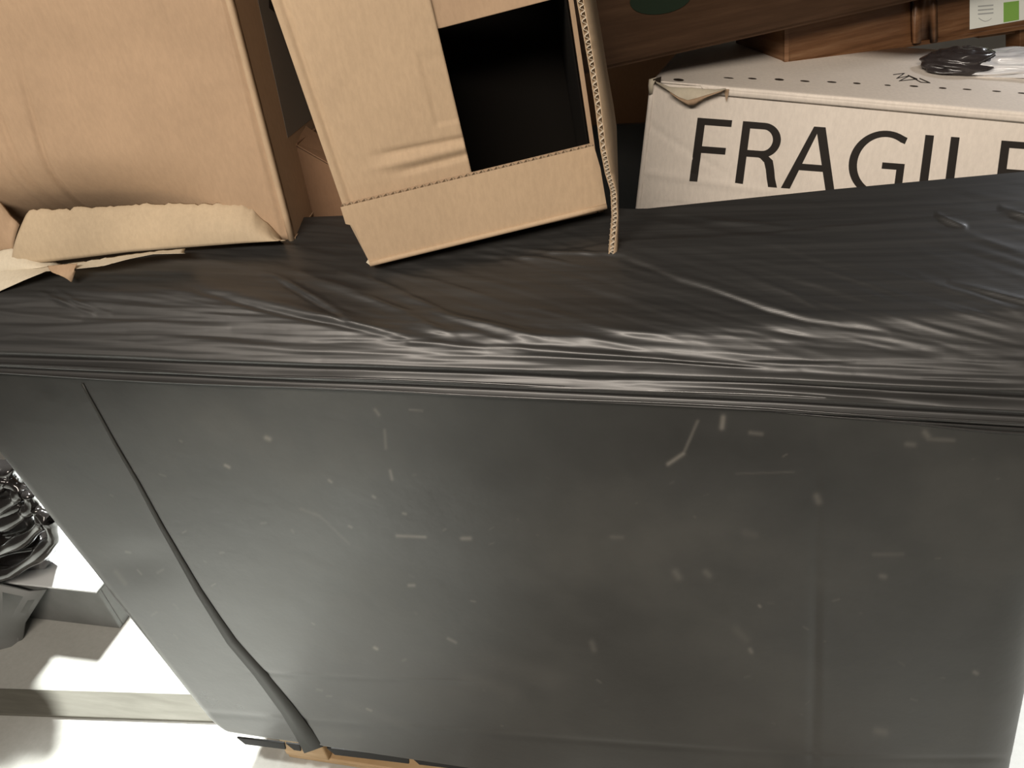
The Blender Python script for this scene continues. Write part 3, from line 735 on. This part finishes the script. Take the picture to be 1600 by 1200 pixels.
PA = Plane(PB.p+PB.n*.045, PB.n)
wa = thing('produce_box', 'shaded brown woodgrain carton with a dark green oval mark, topmost on the labelled carton', 'box', PA.at(1200, 60))
qa = [PA.at(900, 119), PA.at(1640, -46), PA.at(1640, -320), PA.at(890, -300)]
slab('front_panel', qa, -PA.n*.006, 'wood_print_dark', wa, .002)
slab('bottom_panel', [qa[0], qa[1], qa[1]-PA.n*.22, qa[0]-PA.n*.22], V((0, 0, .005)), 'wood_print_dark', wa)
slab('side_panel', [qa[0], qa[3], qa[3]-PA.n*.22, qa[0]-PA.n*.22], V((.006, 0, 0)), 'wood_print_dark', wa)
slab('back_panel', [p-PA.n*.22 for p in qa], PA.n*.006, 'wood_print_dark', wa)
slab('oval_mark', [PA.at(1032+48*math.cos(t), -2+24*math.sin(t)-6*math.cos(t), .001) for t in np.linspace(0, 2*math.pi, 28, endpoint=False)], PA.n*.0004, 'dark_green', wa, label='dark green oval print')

# ============================================================ things around
def crumple(name, label, cat, ctr, sx, sy, sz, mt, seed, axis=None, n=34, rough=.5, pname='bag_skin', parent=None):
    r_ = random.Random(seed); ph = [(r_.uniform(2, 9), r_.uniform(2, 9), r_.uniform(0, 6), r_.uniform(0, 6)) for _ in range(9)]
    vs_, fs = [], []
    for j in range(n+1):
        th_ = math.pi*j/n
        for i in range(2*n):
            f = math.pi*i/n; d = 1
            for a_, b_, c_, e_ in ph: d += rough*.10*(abs(math.sin(a_*th_+c_+1.3*math.sin(b_*f/3+e_)))-.5)*math.sin(th_)
            x, y, z = math.sin(th_)*math.cos(f)*d, math.sin(th_)*math.sin(f)*d, math.cos(th_)*d
            vs_.append(V(ctr)+V((x*sx, y*sy, max(z, -.75)*sz)))
    for j in range(n):
        for i in range(2*n): a_ = j*2*n+i; b_ = j*2*n+(i+1) % (2*n); fs.append((a_, b_, b_+2*n, a_+2*n))
    o = mesh(name, vs_, fs, mt, parent, smooth=True)
    if label: o['label'] = label; o['category'] = cat
    return o
# cloudy bag lying on top of the white box at right
pc = topray(1590, 118); crumple('plastic_bag', 'bright crumpled cloudy plastic bag on the white box near the right edge', 'bag', pc+tn*.014+back*.01, .09, .035, .018, 'cloudy', 3, rough=1.2)
pc = topray(1495, 112); crumple('plastic_bag', 'small dark crumpled plastic bag under the labelled woodgrain carton', 'bag', pc+tn*.014, .045, .035, .018, 'bag_black', 5, rough=1.0)

# small brown carton low in the gap between the two big boxes
PS = Plane(at(500, 300, fb.y+.085), V((0, -1, 0)))
sm = thing('cardboard_box', 'small dark brown cardboard box low in the gap between the two big boxes', 'box', PS.at(500, 380))
qs = [PS.at(474, 382), PS.at(572, 392), PS.at(566, 285), PS.at(459, 224)]
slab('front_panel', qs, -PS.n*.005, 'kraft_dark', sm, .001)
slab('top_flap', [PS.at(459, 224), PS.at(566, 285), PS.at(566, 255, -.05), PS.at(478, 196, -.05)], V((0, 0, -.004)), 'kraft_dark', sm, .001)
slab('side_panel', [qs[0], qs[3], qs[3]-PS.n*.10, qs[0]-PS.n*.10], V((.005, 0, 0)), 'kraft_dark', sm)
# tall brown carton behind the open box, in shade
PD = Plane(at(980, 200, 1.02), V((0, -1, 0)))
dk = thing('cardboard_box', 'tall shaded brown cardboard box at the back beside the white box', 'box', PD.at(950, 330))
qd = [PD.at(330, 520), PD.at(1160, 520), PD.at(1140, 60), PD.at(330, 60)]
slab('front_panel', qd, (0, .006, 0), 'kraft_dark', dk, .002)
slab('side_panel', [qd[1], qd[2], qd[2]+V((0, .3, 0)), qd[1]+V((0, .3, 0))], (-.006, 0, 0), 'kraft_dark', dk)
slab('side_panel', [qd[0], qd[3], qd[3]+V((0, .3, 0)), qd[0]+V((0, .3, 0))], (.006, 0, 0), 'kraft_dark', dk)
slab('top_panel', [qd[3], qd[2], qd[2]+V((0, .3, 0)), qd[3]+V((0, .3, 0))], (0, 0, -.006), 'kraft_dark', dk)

# ============================================================ lower left: crate, black bundle, flat strip on the pale floor
Ca, Cb = atz(-60, 975, 0), atz(170, 1010, 0)

Yc = (atz(100, 972, 0)).y
PC = Plane((0, Yc, 0), (0, -1, 0))
zc = PC.at(110, 921).z
cr = thing('plastic_crate', 'low grey plastic crate on the pale floor left of the black container', 'crate', (PC.at(60, 960).x, Yc+.15, 0))
xa, xb = PC.at(-160, 950).x, PC.at(168, 950).x
boxm('front_panel', (xa, Yc, .0), (xb, Yc+.012, zc), 'crate', cr, .003)
boxm('side_panel', (xb-.012, Yc+.012, 0), (xb, Yc+.30, zc), 'crate', cr, .003)
boxm('side_panel', (xa, Yc+.012, 0), (xa+.012, Yc+.30, zc), 'crate', cr, .003)
boxm('back_panel', (xa, Yc+.30, 0), (xb, Yc+.312, zc), 'crate', cr, .003)
boxm('bottom_panel', (xa+.012, Yc+.012, 0), (xb-.012, Yc+.30, .01), 'crate', cr, .002)
M['lid'] = mat('white_plastic_lid', (.75, .77, .77), .5)
boxm('lid', (xa, Yc-.004, zc), (xb, Yc+.32, zc+.006), 'lid', cr, .002, label='white lid')
# bundle of folded glossy plastic
bun = thing('plastic_bundle', 'bundle of folded glossy black plastic at the left edge beside the container', 'bundle', (xa+.1, Yc, zc))
folds = [((-40, 905), (20, 893), (60, 868), (84, 842), (78, 812), (60, 800)), ((-40, 868), (10, 858), (45, 838), (70, 815), (56, 795)), ((-40, 828), (0, 822), (36, 806), (50, 792), (44, 772)),
         ((-40, 800), (0, 792), (26, 780), (34, 765), (12, 752)), ((-40, 765), (-5, 760), (14, 752), (8, 742), (-20, 735))]
for k, f in enumerate(folds):
    pts = [PC.at(x, y, .02-.01*k) for x, y in f]; pts = resamp(pts, 26)
    tube('fold', pts, lambda t, k=k: (.019+.004*math.sin(t*17+k))*(1-.25*t), 'black_plastic', bun, 12)
rows = []
for v in np.linspace(0, 1, 24):
    rows.append([PC.at(-80+u*(150-60*(1-v)), 740+v*165-8*u*(v*2), -.02+.016*math.sin(v*15+u*2)+.012*math.sin(u*7+v*6)) for u in np.linspace(0, 1, 18)])
grid('folded_sheet', rows, 'black_plastic', bun, th=(0, .05, 0))
# dark sheet corner hanging before the crate
hs = thing('rubber_mat', 'dark grey folded mat leaning before the crate at the lower left', 'mat', PC.at(0, 1000, .10))
grid('mat_sheet', [[PC.at(-90, 905, .05), PC.at(0, 915, .04), PC.at(45, 925, .02), PC.at(72, 922, .012)], [PC.at(-90, 960, .08), PC.at(0, 965, .08), PC.at(20, 968, .06), PC.at(38, 975, .05)],
     [PC.at(-90, 1010, .10), PC.at(0, 1010, .10), PC.at(20, 1015, .09), PC.at(32, 1020, .08)], [PC.at(-90, 1085, .12), PC.at(-30, 1080, .12), PC.at(0, 1066, .12), PC.at(14, 1046, .11)]], 'crate', hs, th=(0, .006, 0))
# thin flat dark greyish strip on floor
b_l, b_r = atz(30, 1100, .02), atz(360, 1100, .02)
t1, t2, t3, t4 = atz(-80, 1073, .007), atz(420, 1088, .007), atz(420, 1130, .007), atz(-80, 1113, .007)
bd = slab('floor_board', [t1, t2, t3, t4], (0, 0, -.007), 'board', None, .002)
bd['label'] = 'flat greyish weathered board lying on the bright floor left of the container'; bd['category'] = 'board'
